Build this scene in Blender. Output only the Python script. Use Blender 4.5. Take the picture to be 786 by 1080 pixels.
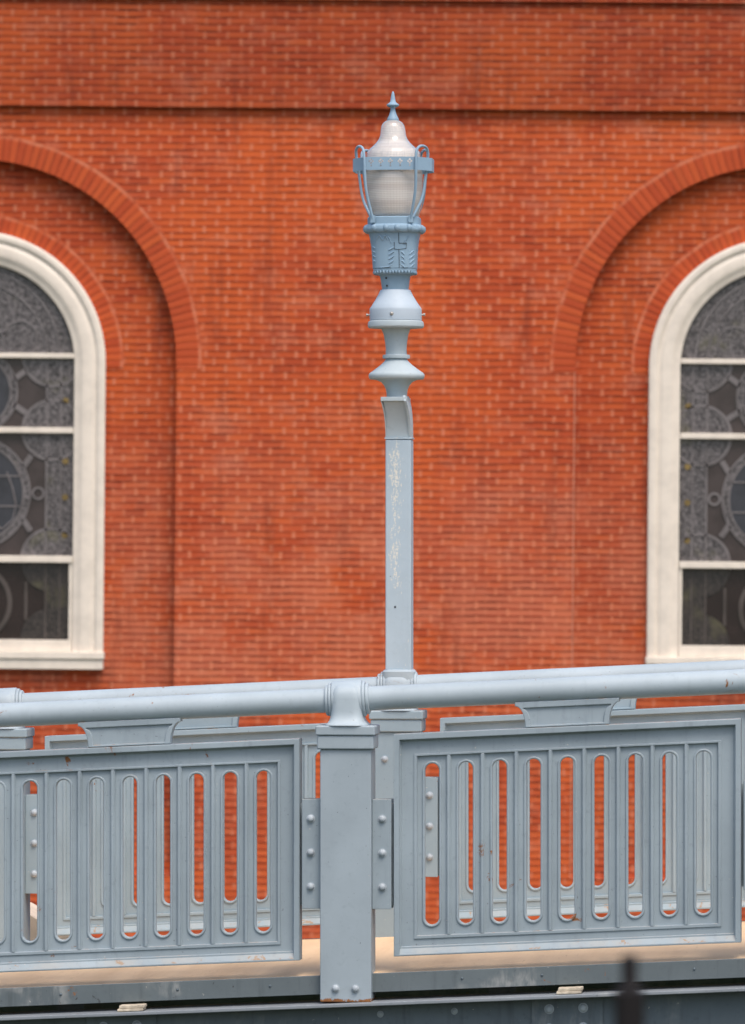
import bpy, bmesh, math, random
from mathutils import Vector, Matrix, noise
R = math.radians
random.seed(7)
scene = bpy.context.scene
for o in list(bpy.data.objects):
    bpy.data.objects.remove(o)
COL = scene.collection

# ------------------------------------------------------------------ camera, light, exposure
H = 1.49                      # eye height above the walkway at the near post
FPX = 5220.0                  # focal length in photo pixels
cam_d = bpy.data.cameras.new('camera')
cam = bpy.data.objects.new('camera', cam_d)
COL.objects.link(cam)
cam.location = (0, 0, H)
cam.rotation_euler = (R(90), 0, 0)
cam_d.sensor_fit = 'VERTICAL'
cam_d.sensor_height = 36.0
cam_d.lens = FPX / 1080 * 36.0
cam_d.shift_y = 55 / 1080
cam_d.clip_start = 0.1
cam_d.clip_end = 3000
cam_d.dof.use_dof = True
cam_d.dof.focus_distance = 18.9
cam_d.dof.aperture_fstop = 7.2
scene.camera = cam

SUN = Vector((0.26, -0.66, 1.25)).normalized()
sun_el = math.asin(SUN.z)
sun_az = math.atan2(SUN.x, SUN.y)
w = bpy.data.worlds.new("World")
scene.world = w
w.use_nodes = True
nt = w.node_tree
sky = nt.nodes.new('ShaderNodeTexSky')
sky.sky_type = 'NISHITA'
sky.sun_disc = False
sky.sun_elevation = sun_el
sky.sun_rotation = sun_az
sky.air_density = 1.0
sky.dust_density = 4.0
sky.ozone_density = 0.6
bg = nt.nodes['Background']
bg.inputs['Strength'].default_value = 0.145
nt.links.new(sky.outputs['Color'], bg.inputs['Color'])
sun_d = bpy.data.lights.new('sun', 'SUN')
sun_d.energy = 1.1
sun_d.angle = R(28)
sun_d.color = (1.0, 0.93, 0.84)
sun = bpy.data.objects.new('sun', sun_d)
COL.objects.link(sun)
sun.rotation_euler = SUN.to_track_quat('Z', 'Y').to_euler()
scene.view_settings.view_transform = 'Standard'
scene.view_settings.look = 'None'
scene.view_settings.gamma = 1.0
scene.view_settings.exposure = 0.60

# ------------------------------------------------------------------ material helpers
def srgb(r, g, b):
    f = lambda c: (c / 255 / 12.92) if c / 255 <= .04045 else ((c / 255 + .055) / 1.055) ** 2.4
    return (f(r), f(g), f(b), 1)


class NT:
    """small node-tree writer"""
    def __init__(s, name):
        s.m = bpy.data.materials.new(name)
        s.m.use_nodes = True
        s.t = s.m.node_tree
        s.b = s.t.nodes['Principled BSDF']

    def n(s, typ, **kw):
        nd = s.t.nodes.new(typ)
        for k, v in kw.items():
            setattr(nd, k, v)
        return nd

    def put(s, sock, v):
        if hasattr(v, 'links') or isinstance(v, bpy.types.NodeSocket):
            s.t.links.new(v, sock)
        else:
            sock.default_value = v

    def math(s, op, a, b=0.0, c=None, clamp=False):
        nd = s.n('ShaderNodeMath', operation=op, use_clamp=clamp)
        s.put(nd.inputs[0], a)
        s.put(nd.inputs[1], b)
        if c is not None:
            s.put(nd.inputs[2], c)
        return nd.outputs[0]

    def mix(s, f, a, b, blend='MIX'):
        nd = s.n('ShaderNodeMix', data_type='RGBA', blend_type=blend)
        s.put(nd.inputs[0], f)
        s.put(nd.inputs[6], a)
        s.put(nd.inputs[7], b)
        return nd.outputs[2]

    def ramp(s, f, lo, hi, a=0.0, b=1.0):
        nd = s.n('ShaderNodeMapRange', interpolation_type='SMOOTHSTEP')
        s.put(nd.inputs[0], f)
        nd.inputs[1].default_value = lo
        nd.inputs[2].default_value = hi
        nd.inputs[3].default_value = a
        nd.inputs[4].default_value = b
        return nd.outputs[0]

    def noise(s, vec, scale, detail=4, rough=.55, dist=0.0):
        nd = s.n('ShaderNodeTexNoise')
        s.put(nd.inputs['Vector'], vec)
        nd.inputs['Scale'].default_value = scale
        nd.inputs['Detail'].default_value = detail
        nd.inputs['Roughness'].default_value = rough
        nd.inputs['Distortion'].default_value = dist
        return nd.outputs[0]

    def obj(s, scale=(1, 1, 1)):
        tc = s.n('ShaderNodeTexCoord')
        mp = s.n('ShaderNodeMapping')
        s.t.links.new(tc.outputs['Object'], mp.inputs[0])
        mp.inputs['Scale'].default_value = scale
        return mp.outputs[0]

    def bump(s, h, strength=.3, dist=.01):
        nd = s.n('ShaderNodeBump')
        nd.inputs['Strength'].default_value = strength
        nd.inputs['Distance'].default_value = dist
        s.put(nd.inputs['Height'], h)
        s.t.links.new(nd.outputs[0], s.b.inputs['Normal'])

    def set(s, color=None, rough=None, metal=None, spec=None):
        if color is not None:
            s.put(s.b.inputs['Base Color'], color)
        if rough is not None:
            s.put(s.b.inputs['Roughness'], rough)
        if metal is not None:
            s.b.inputs['Metallic'].default_value = metal
        if spec is not None:
            s.b.inputs['Specular IOR Level'].default_value = spec


def sep(T, v):
    nd = T.n('ShaderNodeSeparateXYZ')
    T.put(nd.inputs[0], v)
    return nd.outputs


RUST = (0.30, 0.105, 0.025, 1)


def paint(name, col, rust=0.0, grime=.25, foot=None, rough=.5, chips=None, streak=.2, seed=0.0, dust=0.0, nicks=0.0):
    T = NT(name)
    p = T.obj()
    off = T.n('ShaderNodeVectorMath', operation='ADD')
    T.put(off.inputs[0], p)
    off.inputs[1].default_value = (seed, seed * .7, seed * 1.3)
    oi = T.n('ShaderNodeObjectInfo')
    rv = T.n('ShaderNodeCombineXYZ')
    T.put(rv.inputs[0], T.math('MULTIPLY', oi.outputs['Random'], 37.0))
    T.put(rv.inputs[1], T.math('MULTIPLY', oi.outputs['Random'], 19.0))
    o2 = T.n('ShaderNodeVectorMath', operation='ADD')
    T.put(o2.inputs[0], off.outputs[0])
    T.put(o2.inputs[1], rv.outputs[0])
    p = o2.outputs[0]
    ps = T.obj((9, 9, .9))
    big = T.noise(p, 2.3, 5, .6)
    fine = T.noise(p, 38, 4, .6)
    st = T.noise(ps, 3.0, 5, .6)
    c = tuple(col[:3]) + (1,)
    c2 = tuple(x * (1 - grime) for x in c[:3]) + (1,)
    c3 = tuple(min(.9, x * 1.16 + .012) for x in c[:3]) + (1,)
    base = T.mix(T.ramp(big, .35, .72), c, c3)
    base = T.mix(T.math('MULTIPLY', T.ramp(st, .52, .78), streak), base, c2)
    base = T.mix(T.math('MULTIPLY', T.ramp(fine, .56, .74), .35), base, c2)
    hgt = T.math('MULTIPLY', fine, .35)
    # tiny dark nicks and pale chips
    nick = T.ramp(T.noise(p, 95, 2, .5), .735, .77)
    base = T.mix(T.math('MULTIPLY', nick, .55), base, (.07, .06, .055, 1))
    if nicks:
        nk_ = T.math('MULTIPLY', T.ramp(T.noise(p, 42, 3, .65), .655, .70), T.ramp(T.noise(p, 3.0, 3), .45, .62))
        base = T.mix(T.math('MULTIPLY', nk_, .85 * nicks), base, (.035, .03, .03, 1))
        wx = T.math('MULTIPLY', T.ramp(T.noise(p, 2.2, 5, .6), .56, .66), T.ramp(T.noise(T.obj((1, 1, .3)), 24, 4, .65), .40, .62))
        base = T.mix(T.math('MULTIPLY', wx, .55 * nicks), base, (.40, .40, .38, 1))
    if dust:
        gn = T.n('ShaderNodeNewGeometry')
        up = T.ramp(sep(T, gn.outputs['Normal'])[2], .45, .75)
        dn = T.ramp(T.noise(p, 7, 5, .65), .36, .62)
        base = T.mix(T.math('MULTIPLY', T.math('MULTIPLY', up, dn), dust), base, (.37, .36, .33, 1))
        ru = T.math('MULTIPLY', up, T.ramp(T.noise(p, 19, 5, .7, .5), .585, .64))
        base = T.mix(ru, base, (.34, .19, .075, 1))
    pale = T.ramp(T.noise(p, 57, 3, .6), .72, .76)
    base = T.mix(T.math('MULTIPLY', pale, .5), base, (.62, .58, .5, 1))
    if rust > 0:
        r1 = T.noise(p, 13, 6, .68, .6)
        r2 = T.noise(p, 2.1, 2, .5)
        rm = T.ramp(T.math('ADD', T.math('MULTIPLY', r1, .72), T.math('MULTIPLY', r2, .3)), .70 - .11 * rust, .745 - .11 * rust)
        rc = T.mix(T.noise(p, 60, 3), (.36, .15, .04, 1), (.12, .04, .015, 1))
        base = T.mix(rm, base, rc)
    if foot is not None:
        z0, hh = foot
        z = sep(T, T.obj())[2]
        m = T.math('ADD', T.ramp(z, z0, z0 + hh, 1, 0), T.math('MULTIPLY', T.math('SUBTRACT', T.noise(p, 46, 5, .7), .5), 2.0))
        m = T.ramp(m, .55, .8)
        rc = T.mix(T.noise(p, 60, 3), (.36, .15, .04, 1), (.10, .035, .015, 1))
        base = T.mix(m, base, rc)
    if chips is not None:          # worn stripe of pale primer: (x centre, half width, z lo, z hi)
        cx, hw, z0, z1 = chips
        s_ = sep(T, T.obj())
        dx = T.math('ABSOLUTE', T.math('SUBTRACT', s_[0], cx))
        mx = T.ramp(dx, 0, hw, 1, 0)
        mz = T.math('MULTIPLY', T.ramp(s_[2], z0, z0 + .2), T.ramp(s_[2], z1 - .1, z1, 1, 0))
        n1 = T.noise(T.obj((1, 1, .30)), 120, 2, .6, 0)
        n2 = T.noise(T.obj((1, 1, .5)), 9, 2, .5)
        k = T.math('ADD', T.math('MULTIPLY', n1, .7), T.math('MULTIPLY', n2, .35))
        k = T.math('ADD', k, T.math('MULTIPLY', T.math('MULTIPLY', mx, mz), .17))
        cm = T.math('MULTIPLY', T.ramp(k, .645, .70), T.ramp(T.noise(p, 130, 4, .7), .44, .54))
        base = T.mix(T.math('MULTIPLY', cm, .7), base, T.mix(T.noise(p, 30, 3), (.74, .66, .48, 1), (.74, .72, .66, 1)))
    T.set(base, T.math('ADD', T.math('MULTIPLY', fine, .25), rough - .1), 0, .4)
    T.bump(T.math('ADD', hgt, T.math('MULTIPLY', T.noise(p, 12, 3), .6)), .16, .006)
    return T.m


M = {}
M['panel'] = paint('panel_paint', (.262, .318, .355), dust=.75, rust=.42, grime=.26, streak=.5)
M['rail'] = paint('rail_paint', (.345, .408, .448), rust=.68, grime=.18, seed=11.3)
M['post'] = paint('post_paint', (.285, .34, .378), rust=.22, grime=.12, foot=(-.10, .035), seed=1.7)
M['far_rail'] = paint('far_railing_paint', (.255, .33, .375), dust=.5, rust=.35, grime=.12, seed=5.3)  # own tone for the far railing's panels, posts and plates
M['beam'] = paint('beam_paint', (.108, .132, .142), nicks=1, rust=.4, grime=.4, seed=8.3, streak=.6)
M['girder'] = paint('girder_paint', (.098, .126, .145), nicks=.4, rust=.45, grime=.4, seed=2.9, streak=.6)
M['flange'] = paint('flange_paint', (.215, .24, .265), nicks=.6, rust=.7, grime=.3, seed=4.4)
M['pole'] = paint('pole_paint', (.365, .45, .51), grime=.1, chips=(-.010, .040, .18, .97), seed=6.1)
M['baluster'] = paint('baluster_paint', (.38, .445, .475), grime=.14, seed=7.7)
M['skirt'] = paint('skirt_paint', (.41, .485, .555), grime=.08, seed=9.2)
M['lantern'] = paint('lantern_paint', (.225, .335, .435), grime=.16, seed=2.2)
M['steel'] = paint('bolt_paint', (.34, .385, .42), grime=.2, rust=.3, seed=4.0)


def simple(name, col, rough=.6, metal=0, var=.25, scale=20, bump=.1):
    T = NT(name)
    p = T.obj()
    n = T.noise(p, scale, 5, .6)
    c2 = tuple(x * (1 - var) for x in col[:3]) + (1,)
    T.set(T.mix(T.ramp(n, .35, .7), tuple(col[:3]) + (1,), c2), rough, metal)
    T.bump(n, bump, .01)
    return T.m


M['dark'] = simple('dark_seam', (.03, .04, .05), .7)
M['seam'] = simple('dark_door_line', (.075, .11, .14), .7)  # dark tone of the raised tubes drawing the door's gap lines
M['iron'] = simple('dark_iron', (.009, .006, .007), .8)
M['soil'] = simple('grassy_bank', (.07, .09, .045), .95, 0, .5, 3, .5)
M['shim'] = simple('pale_timber', (.62, .54, .42), .8, 0, .4, 30, .3)
M['lit_edge'] = simple('lit_jamb_edge', (.58, .23, .14), .85, 0, .35, 9, .1)  # pale strip: light on the recess jamb edge put into its colour
M['stone'] = simple('pale_stone', (.76, .62, .48), .8, 0, .2, 6, .15)
M['cream'] = simple('cream_window_paint', (.775, .69, .59), .55, 0, .12, 7, .05)
M['refractor'] = simple('frosted_refractor', (.74, .67, .60), .45, 0, .2, 14, .2)
M['screw'] = simple('screw_metal', (.55, .52, .48), .35, .8)


def deck_mat():
    T = NT('tan_deck')
    p = T.obj((1, .10, 1))
    n = T.noise(p, 5, 6, .6)
    f = T.noise(p, 75, 4, .6)
    c = T.mix(T.ramp(n, .35, .7), (.80, .56, .345, 1), (.68, .46, .275, 1))
    c = T.mix(T.math('MULTIPLY', T.ramp(f, .6, .75), .4), c, (.50, .32, .19, 1))
    T.set(c, .85)
    T.bump(f, .3, .004)
    return T.m


M['deck'] = deck_mat()


def brick_mat(name, bw=.2243, bh=.0682, stagger=.5, dark=1.0, bigvar=True, bedk=1.0):
    """courses from the UV map (metres): dark red bed joints, pale head joints"""
    T = NT(name)
    uvn = T.n('ShaderNodeUVMap')
    uvn.uv_map = 'UVMap'
    uv = uvn.outputs[0]
    # slight waviness so no course is ruled
    wob = T.n('ShaderNodeTexNoise')
    T.put(wob.inputs['Vector'], uv)
    wob.inputs['Scale'].default_value = 3.6
    wob.inputs['Detail'].default_value = 4.0
    wv = T.n('ShaderNodeVectorMath', operation='MULTIPLY_ADD')
    T.put(wv.inputs[0], wob.outputs['Color'])
    wv.inputs[1].default_value = (.034, .026, 0)
    T.put(wv.inputs[2], uv)
    s_ = sep(T, wv.outputs[0])
    zz = T.math('DIVIDE', s_[1], bh)
    row = T.math('FLOOR', zz)
    fz = T.math('FRACT', zz)
    par = T.math('MULTIPLY', T.math('FLOORED_MODULO', row, 2.0), stagger)
    rnd = T.n('ShaderNodeTexWhiteNoise', noise_dimensions='1D')
    T.put(rnd.inputs['W'], row)
    jit = T.math('MULTIPLY', T.math('SUBTRACT', rnd.outputs[0], .5), .16 if stagger else 0.0)
    xx = T.math('ADD', T.math('ADD', T.math('DIVIDE', s_[0], bw), par), jit)
    ix = T.math('FLOOR', xx)
    fx = T.math('FRACT', xx)
    cell = T.n('ShaderNodeCombineXYZ')
    T.put(cell.inputs[0], ix)
    T.put(cell.inputs[1], row)
    wn = T.n('ShaderNodeTexWhiteNoise', noise_dimensions='3D')
    T.put(wn.inputs[0], cell.outputs[0])
    v1 = wn.outputs[0]
    vc = sep(T, wn.outputs[1])
    # distance to joints
    dz = T.math('MINIMUM', fz, T.math('SUBTRACT', 1.0, fz))
    dx = T.math('MULTIPLY', T.math('MINIMUM', fx, T.math('SUBTRACT', 1.0, fx)), bw / bh)
    bed = T.ramp(dz, .06, .21, 1, 0)
    head = T.ramp(dx, .05, .42, 1, 0)
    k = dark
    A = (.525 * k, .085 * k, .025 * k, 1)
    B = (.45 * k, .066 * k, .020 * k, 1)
    C = (.60 * k, .112 * k, .029 * k, 1)
    c = T.mix(T.ramp(v1, .1, .9), A, B)
    c = T.mix(T.math('MULTIPLY', T.ramp(vc[1], .62, 1.0), .7), c, C)
    c = T.mix(T.math('MULTIPLY', T.ramp(vc[2], .90, 1.0), .35), c, (.34 * k, .055 * k, .022 * k, 1))
    fine = T.noise(uv, 40, 4, .65)
    c = T.mix(T.math('MULTIPLY', T.ramp(fine, .5, .75), .35), c, (.55 * k, .15 * k, .06 * k, 1))
    if bigvar:
        b1 = T.noise(uv, .55, 4, .6)
        b2 = T.noise(uv, 2.4, 5, .65)
        c = T.mix(T.math('MULTIPLY', T.ramp(b1, .44, .62), .75), c, (.64 * k, .120 * k, .028 * k, 1))
        dn_ = T.math('SUBTRACT', 50.0, sep(T, uv)[1])
        low = T.math('MULTIPLY', T.ramp(dn_, -1.7, .5), T.ramp(dn_, .9, 1.7, 1, .08))
        bl = T.math('ADD', T.ramp(b2, .50, .72), T.math('MULTIPLY', T.math('MULTIPLY', low, T.ramp(T.noise(uv, 1.3, 5, .65), .34, .62)), 1.15), clamp=True)
        c = T.mix(T.math('MULTIPLY', bl, .5), c, (.60 * k, .205 * k, .120 * k, 1))
        c = T.mix(T.math('MULTIPLY', T.ramp(b2, .24, .42, 1, 0), .3), c, (.36 * k, .058 * k, .02 * k, 1))
    bb = T.math('MULTIPLY', bed, T.math('MULTIPLY', T.math('ADD', T.ramp(T.noise(uv, 3.0, 5, .65), .34, .64, .30, .80), T.math('MULTIPLY', vc[0], .28)), bedk))
    bc = T.mix(T.ramp(T.noise(uv, 3.1, 3), .4, .65), (.25 * k, .030 * k, .009 * k, 1), (.11 * k, .019 * k, .009 * k, 1))
    c = T.mix(bb, c, bc)
    hb = T.math('MULTIPLY', head, T.ramp(T.noise(uv, 6.5, 3), .38, .60, .20, .85))
    c = T.mix(hb, c, (.64 * k, .205 * k, .108 * k, 1))
    if bigvar:
        mp2 = T.n('ShaderNodeMapping')
        T.put(mp2.inputs[0], uv)
        mp2.inputs['Scale'].default_value = (2.2, .28, 1)
        stn = T.ramp(T.noise(mp2.outputs[0], 2.0, 6, .65), .52, .72)
        c = T.mix(T.math('MULTIPLY', stn, .46), c, (.20 * k, .036 * k, .018 * k, 1))
        mp3 = T.n('ShaderNodeMapping')
        T.put(mp3.inputs[0], uv)
        mp3.inputs['Scale'].default_value = (.35, 1.4, 1)
        pa = T.ramp(T.noise(mp3.outputs[0], 1.7, 6, .7), .55, .72)
        c = T.mix(T.math('MULTIPLY', pa, .26), c, (.66 * k, .25 * k, .15 * k, 1))
    # scattered lime specks
    sp = T.ramp(T.noise(uv, 21, 3, .6), .735, .78)
    c = T.mix(T.math('MULTIPLY', sp, .5), c, (.62, .36, .26, 1))
    T.set(c, .82, 0, .25)
    hh = T.math('SUBTRACT', T.math('MULTIPLY', fine, .3), T.math('MULTIPLY', T.math('MAXIMUM', bed, T.math('MULTIPLY', head, .5)), 1.0))
    T.bump(hh, .6, .006)
    return T.m


M['brick'] = brick_mat('orange_brick', dark=.94)
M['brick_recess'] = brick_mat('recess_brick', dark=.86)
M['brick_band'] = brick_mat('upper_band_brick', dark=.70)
M['arch_outer'] = brick_mat('arch_brick', bw=.2715, bh=.0735, stagger=0, bigvar=False, dark=.92, bedk=.55)
M['arch_inner'] = brick_mat('window_arch_brick', bw=.20, bh=.0700, stagger=0, bigvar=False, dark=.92, bedk=.55)


def glass_mat(name, base, lace=None, k=1.0):
    T = NT(name)
    p = T.obj()
    c = tuple(x * k for x in base) + (1,)
    if lace:
        vo = T.n('ShaderNodeTexVoronoi')
        T.put(vo.inputs['Vector'], p)
        vo.inputs['Scale'].default_value = 21.0
        n = T.noise(p, 42, 5, .7, 1.0)
        l = tuple(x * k for x in lace) + (1,)
        cc = T.mix(T.ramp(n, .44, .58), c, l)
        cc = T.mix(T.math('MULTIPLY', T.ramp(vo.outputs['Distance'], .10, .26, 1, 0), .8), cc, tuple(x * .35 * k for x in base) + (1,))
        tint = T.noise(p, 3.0, 3)
        cc = T.mix(T.math('MULTIPLY', T.ramp(tint, .55, .72), .35), cc, (.14 * k, .13 * k, .06 * k, 1))
        T.set(cc, .35)
    else:
        n = T.noise(p, 4, 4, .6)
        T.set(T.mix(T.ramp(n, .4, .65), c, tuple(x * .7 for x in c[:3]) + (1,)), .25)
    T.b.inputs['Coat Weight'].default_value = .25
    T.b.inputs['Coat Roughness'].default_value = .15
    return T.m


M['glass'] = glass_mat('wine_brown_glass', (.054, .041, .040))
M['glass_blue'] = glass_mat('slate_blue_glass', (.040, .042, .052))
M['lace'] = glass_mat('lace_glass', (.026, .023, .023), (.175, .156, .158))
M['lead'] = glass_mat('grey_came', (.168, .150, .152))
M['amber'] = glass_mat('amber_glass', (.22, .15, .05))
M['glass_low'] = glass_mat('dim_brown_glass', (.024, .015, .014))  # dim copies: the lower pane's lack of reflection is put into the colour
M['lace_low'] = glass_mat('dim_lace_glass', (.014, .011, .010), (.058, .047, .041))
M['lead_low'] = glass_mat('dim_came', (.085, .07, .064))


def globe_mat():
    T = NT('ribbed_acrylic')
    p = T.obj()
    z = sep(T, p)[2]
    rib = T.math('SINE', T.math('MULTIPLY', z, 900.0))
    band = T.noise(T.obj((.3, .3, 9)), 3.0, 3, .6)
    c = T.mix(T.ramp(band, .35, .68), (.91, .89, .87, 1), (.76, .725, .69, 1))
    T.set(c, .12, 0, .7)
    T.b.inputs['Transmission Weight'].default_value = .55
    T.b.inputs['IOR'].default_value = 1.18
    T.b.inputs['Coat Weight'].default_value = 1.0
    T.b.inputs['Coat Roughness'].default_value = .06
    ang = T.n('ShaderNodeTexGradient', gradient_type='RADIAL')
    T.put(ang.inputs[0], p)
    flute = T.math('SINE', T.math('MULTIPLY', ang.outputs[1], 6.2832 * 60))
    T.bump(T.math('ADD', T.math('MULTIPLY', rib, .5), T.math('MULTIPLY', flute, .3)), .25, .002)
    return T.m


M['globe'] = globe_mat()

# ------------------------------------------------------------------ mesh helpers
class MB:
    def __init__(s):
        s.v, s.f, s.uv = [], [], {}

    def add(s, vs, fs):
        b = len(s.v)
        s.v += [tuple(v) for v in vs]
        s.f += [tuple(b + i for i in f) for f in fs]

    def box(s, x0, x1, y0, y1, z0, z1, shear=0.0):
        vs = [(x, y, z + shear * x) for x in (x0, x1) for y in (y0, y1) for z in (z0, z1)]
        s.add(vs, [(0, 1, 3, 2), (4, 6, 7, 5), (0, 4, 5, 1), (2, 3, 7, 6), (0, 2, 6, 4), (1, 5, 7, 3)])

    def lathe(s, prof, axis=lambda z: 0.0, n=40, sup=2.0, yoff=0.0, rot=0.0):
        """prof: (radius, z) bottom to top; superellipse exponent for squarish sections"""
        b = len(s.v)
        for r, z in prof:
            for i in range(n):
                a = 2 * math.pi * i / n + rot
                ca, sa = math.cos(a), math.sin(a)
                k = (abs(ca) ** sup + abs(sa) ** sup) ** (-1 / sup)
                s.v.append((axis(z) + r * k * ca, yoff + r * k * sa, z))
        for j in range(len(prof) - 1):
            for i in range(n):
                i2 = (i + 1) % n
                s.f.append((b + j * n + i, b + j * n + i2, b + (j + 1) * n + i2, b + (j + 1) * n + i))
        s.f.append(tuple(b + i for i in range(n))[::-1])
        s.f.append(tuple(b + (len(prof) - 1) * n + i for i in range(n)))

    def tube(s, pts, r, n=10, caps=True):
        pts = [Vector(p) for p in pts]
        b = len(s.v)
        up = Vector((0, 0, 1))
        prev = None
        for i, p in enumerate(pts):
            t = (pts[min(i + 1, len(pts) - 1)] - pts[max(i - 1, 0)]).normalized()
            if prev is None:
                a = t.orthogonal().normalized()
            else:
                a = (prev - t * prev.dot(t)).normalized()
            prev = a
            c = t.cross(a)
            rr = r[i] if isinstance(r, (list, tuple)) else r
            for k in range(n):
                an = 2 * math.pi * k / n
                s.v.append(tuple(p + rr * (a * math.cos(an) + c * math.sin(an))))
        for j in range(len(pts) - 1):
            for k in range(n):
                k2 = (k + 1) % n
                s.f.append((b + j * n + k, b + j * n + k2, b + (j + 1) * n + k2, b + (j + 1) * n + k))
        if caps:
            s.f.append(tuple(b + k for k in range(n))[::-1])
            s.f.append(tuple(b + (len(pts) - 1) * n + k for k in range(n)))

    def prism(s, poly, y0, y1):
        """polygon in x-z extruded along y"""
        n = len(poly)
        vs = [(x, y0, z) for x, z in poly] + [(x, y1, z) for x, z in poly]
        fs = [tuple(range(n)), tuple(range(2 * n - 1, n - 1, -1))]
        fs += [(i, i + n, (i + 1) % n + n, (i + 1) % n) for i in range(n)]
        s.add(vs, fs)

    def build(s, name, mat, parent=None, bevel=0.0, smooth=35, seg=2):
        me = bpy.data.meshes.new(name)
        me.from_pydata(s.v, [], s.f)
        bm = bmesh.new()
        bm.from_mesh(me)
        bmesh.ops.recalc_face_normals(bm, faces=bm.faces)
        bm.to_mesh(me)
        bm.free()
        me.materials.append(mat)
        if smooth:
            me.shade_smooth()
            me.set_sharp_from_angle(angle=R(smooth))
        return link(name, me, parent, bevel, seg)


def link(name, me, parent=None, bevel=0.0, seg=2):
    o = bpy.data.objects.new(name, me)
    COL.objects.link(o)
    if parent is not None:
        o.parent = parent
    if bevel:
        md = o.modifiers.new('bevel', 'BEVEL')
        md.width = bevel
        md.segments = seg
        md.limit_method = 'ANGLE'
        md.angle_limit = R(40)
        md.harden_normals = True
    return o


def empty(name, loc=(0, 0, 0), rot=(0, 0, 0), parent=None):
    o = bpy.data.objects.new(name, None)
    COL.objects.link(o)
    o.location = loc
    o.rotation_euler = rot
    o.empty_display_size = .1
    if parent is not None:
        o.parent = parent
    return o


def tag(o, label=None, cat=None, group=None, kind=None):
    if label: o['label'] = label
    if cat: o['category'] = cat
    if group: o['group'] = group
    if kind: o['kind'] = kind
    return o


def copy_tree(o, parent=None):
    c = o.copy()
    COL.objects.link(c)
    if parent is not None:
        c.parent = parent
    for ch in list(o.children):
        copy_tree(ch, c)
    return c


def flat_shape(loops, half, bevel=0.0, y=0.0, fn=None):
    """outline with holes in x-z, extruded to +-half along y around y; returns (verts, faces)"""
    cu = bpy.data.curves.new('outline', 'CURVE')
    cu.dimensions = '2D'
    cu.fill_mode = 'BOTH'
    cu.extrude = max(half - bevel, 0)
    cu.bevel_depth = bevel
    cu.bevel_resolution = 1 if bevel else 0
    cu.offset = -bevel
    for lp in loops:
        sp = cu.splines.new('POLY')
        sp.points.add(len(lp) - 1)
        for p, (x, z) in zip(sp.points, lp):
            p.co = (x, z, 0, 1)
        sp.use_cyclic_u = True
    ob = bpy.data.objects.new('outline', cu)
    COL.objects.link(ob)
    dg = bpy.context.evaluated_depsgraph_get()
    me = bpy.data.meshes.new_from_object(ob.evaluated_get(dg))
    vs = [(v.co.x, y - v.co.z, v.co.y) for v in me.vertices]
    fs = [tuple(p.vertices) for p in me.polygons]
    bpy.data.objects.remove(ob)
    bpy.data.curves.remove(cu)
    bpy.data.meshes.remove(me)
    if fn:
        vs = [fn(v) for v in vs]
    return vs, fs


def rect(x0, x1, z0, z1):
    return [(x0, z0), (x1, z0), (x1, z1), (x0, z1)]


def stadium(cx, hw, z0, z1, n=12):
    p = []
    for i in range(n + 1):
        a = math.pi * i / n
        p.append((cx + hw * math.cos(a), z1 - hw + hw * math.sin(a)))
    for i in range(n + 1):
        a = math.pi + math.pi * i / n
        p.append((cx + hw * math.cos(a), z0 + hw + hw * math.sin(a)))
    return p


def bolt_mb(mb, x, y, z, r=.0125, out=-1):
    """domed bolt head on a washer, facing -y (out=-1) or +y"""
    prof = [(r * 1.25, 0), (r * 1.25, r * .18), (r * 1.0, r * .2), (r * .97, r * .5), (r * .75, r * .85), (r * .4, r * 1.03), (.0005, r * 1.08)]
    n = 14
    b = len(mb.v)
    for rr, h in prof:
        for i in range(n):
            a = 2 * math.pi * i / n
            mb.v.append((x + rr * math.cos(a), y + out * h, z + rr * math.sin(a)))
    for j in range(len(prof) - 1):
        for i in range(n):
            i2 = (i + 1) % n
            mb.f.append((b + j * n + i, b + j * n + i2, b + (j + 1) * n + i2, b + (j + 1) * n + i))
    mb.f.append(tuple(b + i for i in range(n)))
    mb.f.append(tuple(b + (len(prof) - 1) * n + i for i in range(n)))


# ------------------------------------------------------------------ ground
def build_ground():
    mb = MB()
    ys = [-400, -60, -12, 0, 6, 9, 10.5, 12, 13.5, 15, 16.5, 18, 22, 30, 48, 80, 200, 900]
    def gz(y):
        t = max(0, min(1, (y - 9) / 6.5))
        return -.12 + (-3.2 + .12) * (t * t * (3 - 2 * t))
    xs = [-900, -200, -60, -25, -12, -6, -3, 0, 3, 6, 12, 25, 60, 200, 900]
    for y in ys:
        for x in xs:
            mb.v.append((x, y, gz(y) + (noise.noise((x * .2, y * .2, 0)) * .06 if abs(x) < 30 and 0 < y < 30 else 0)))
    n = len(xs)
    for j in range(len(ys) - 1):
        for i in range(n - 1):
            mb.f.append((j * n + i, j * n + i + 1, (j + 1) * n + i + 1, (j + 1) * n + i))
    o = mb.build('ground', M['soil'])
    tag(o, kind='structure')


build_ground()

# ------------------------------------------------------------------ the brick building
YW = 48.8
PX = YW / FPX                 # metres per photo pixel on the wall
ROLL = R(0.5)
bld = empty('brick_building', (0, YW, H), (0, ROLL, 0))
tag(bld, 'orange red brick church wall with arched stained glass windows behind the bridge', 'building')


def wall_uv(o, mode='flat', cx=0, cz=0):
    me = o.data
    uvl = me.uv_layers.new(name='UVMap')
    for p in me.polygons:
        nx, ny, nz = p.normal
        for li in p.loop_indices:
            x, y, z = me.vertices[me.loops[li].vertex_index].co
            if abs(ny) > .6:
                uvl.data[li].uv = (x + 50, z + 50)
            elif abs(nz) > .7:
                uvl.data[li].uv = (x + 50, y + 50)
            else:
                uvl.data[li].uv = (y + 50.1, z + 50)


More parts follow.
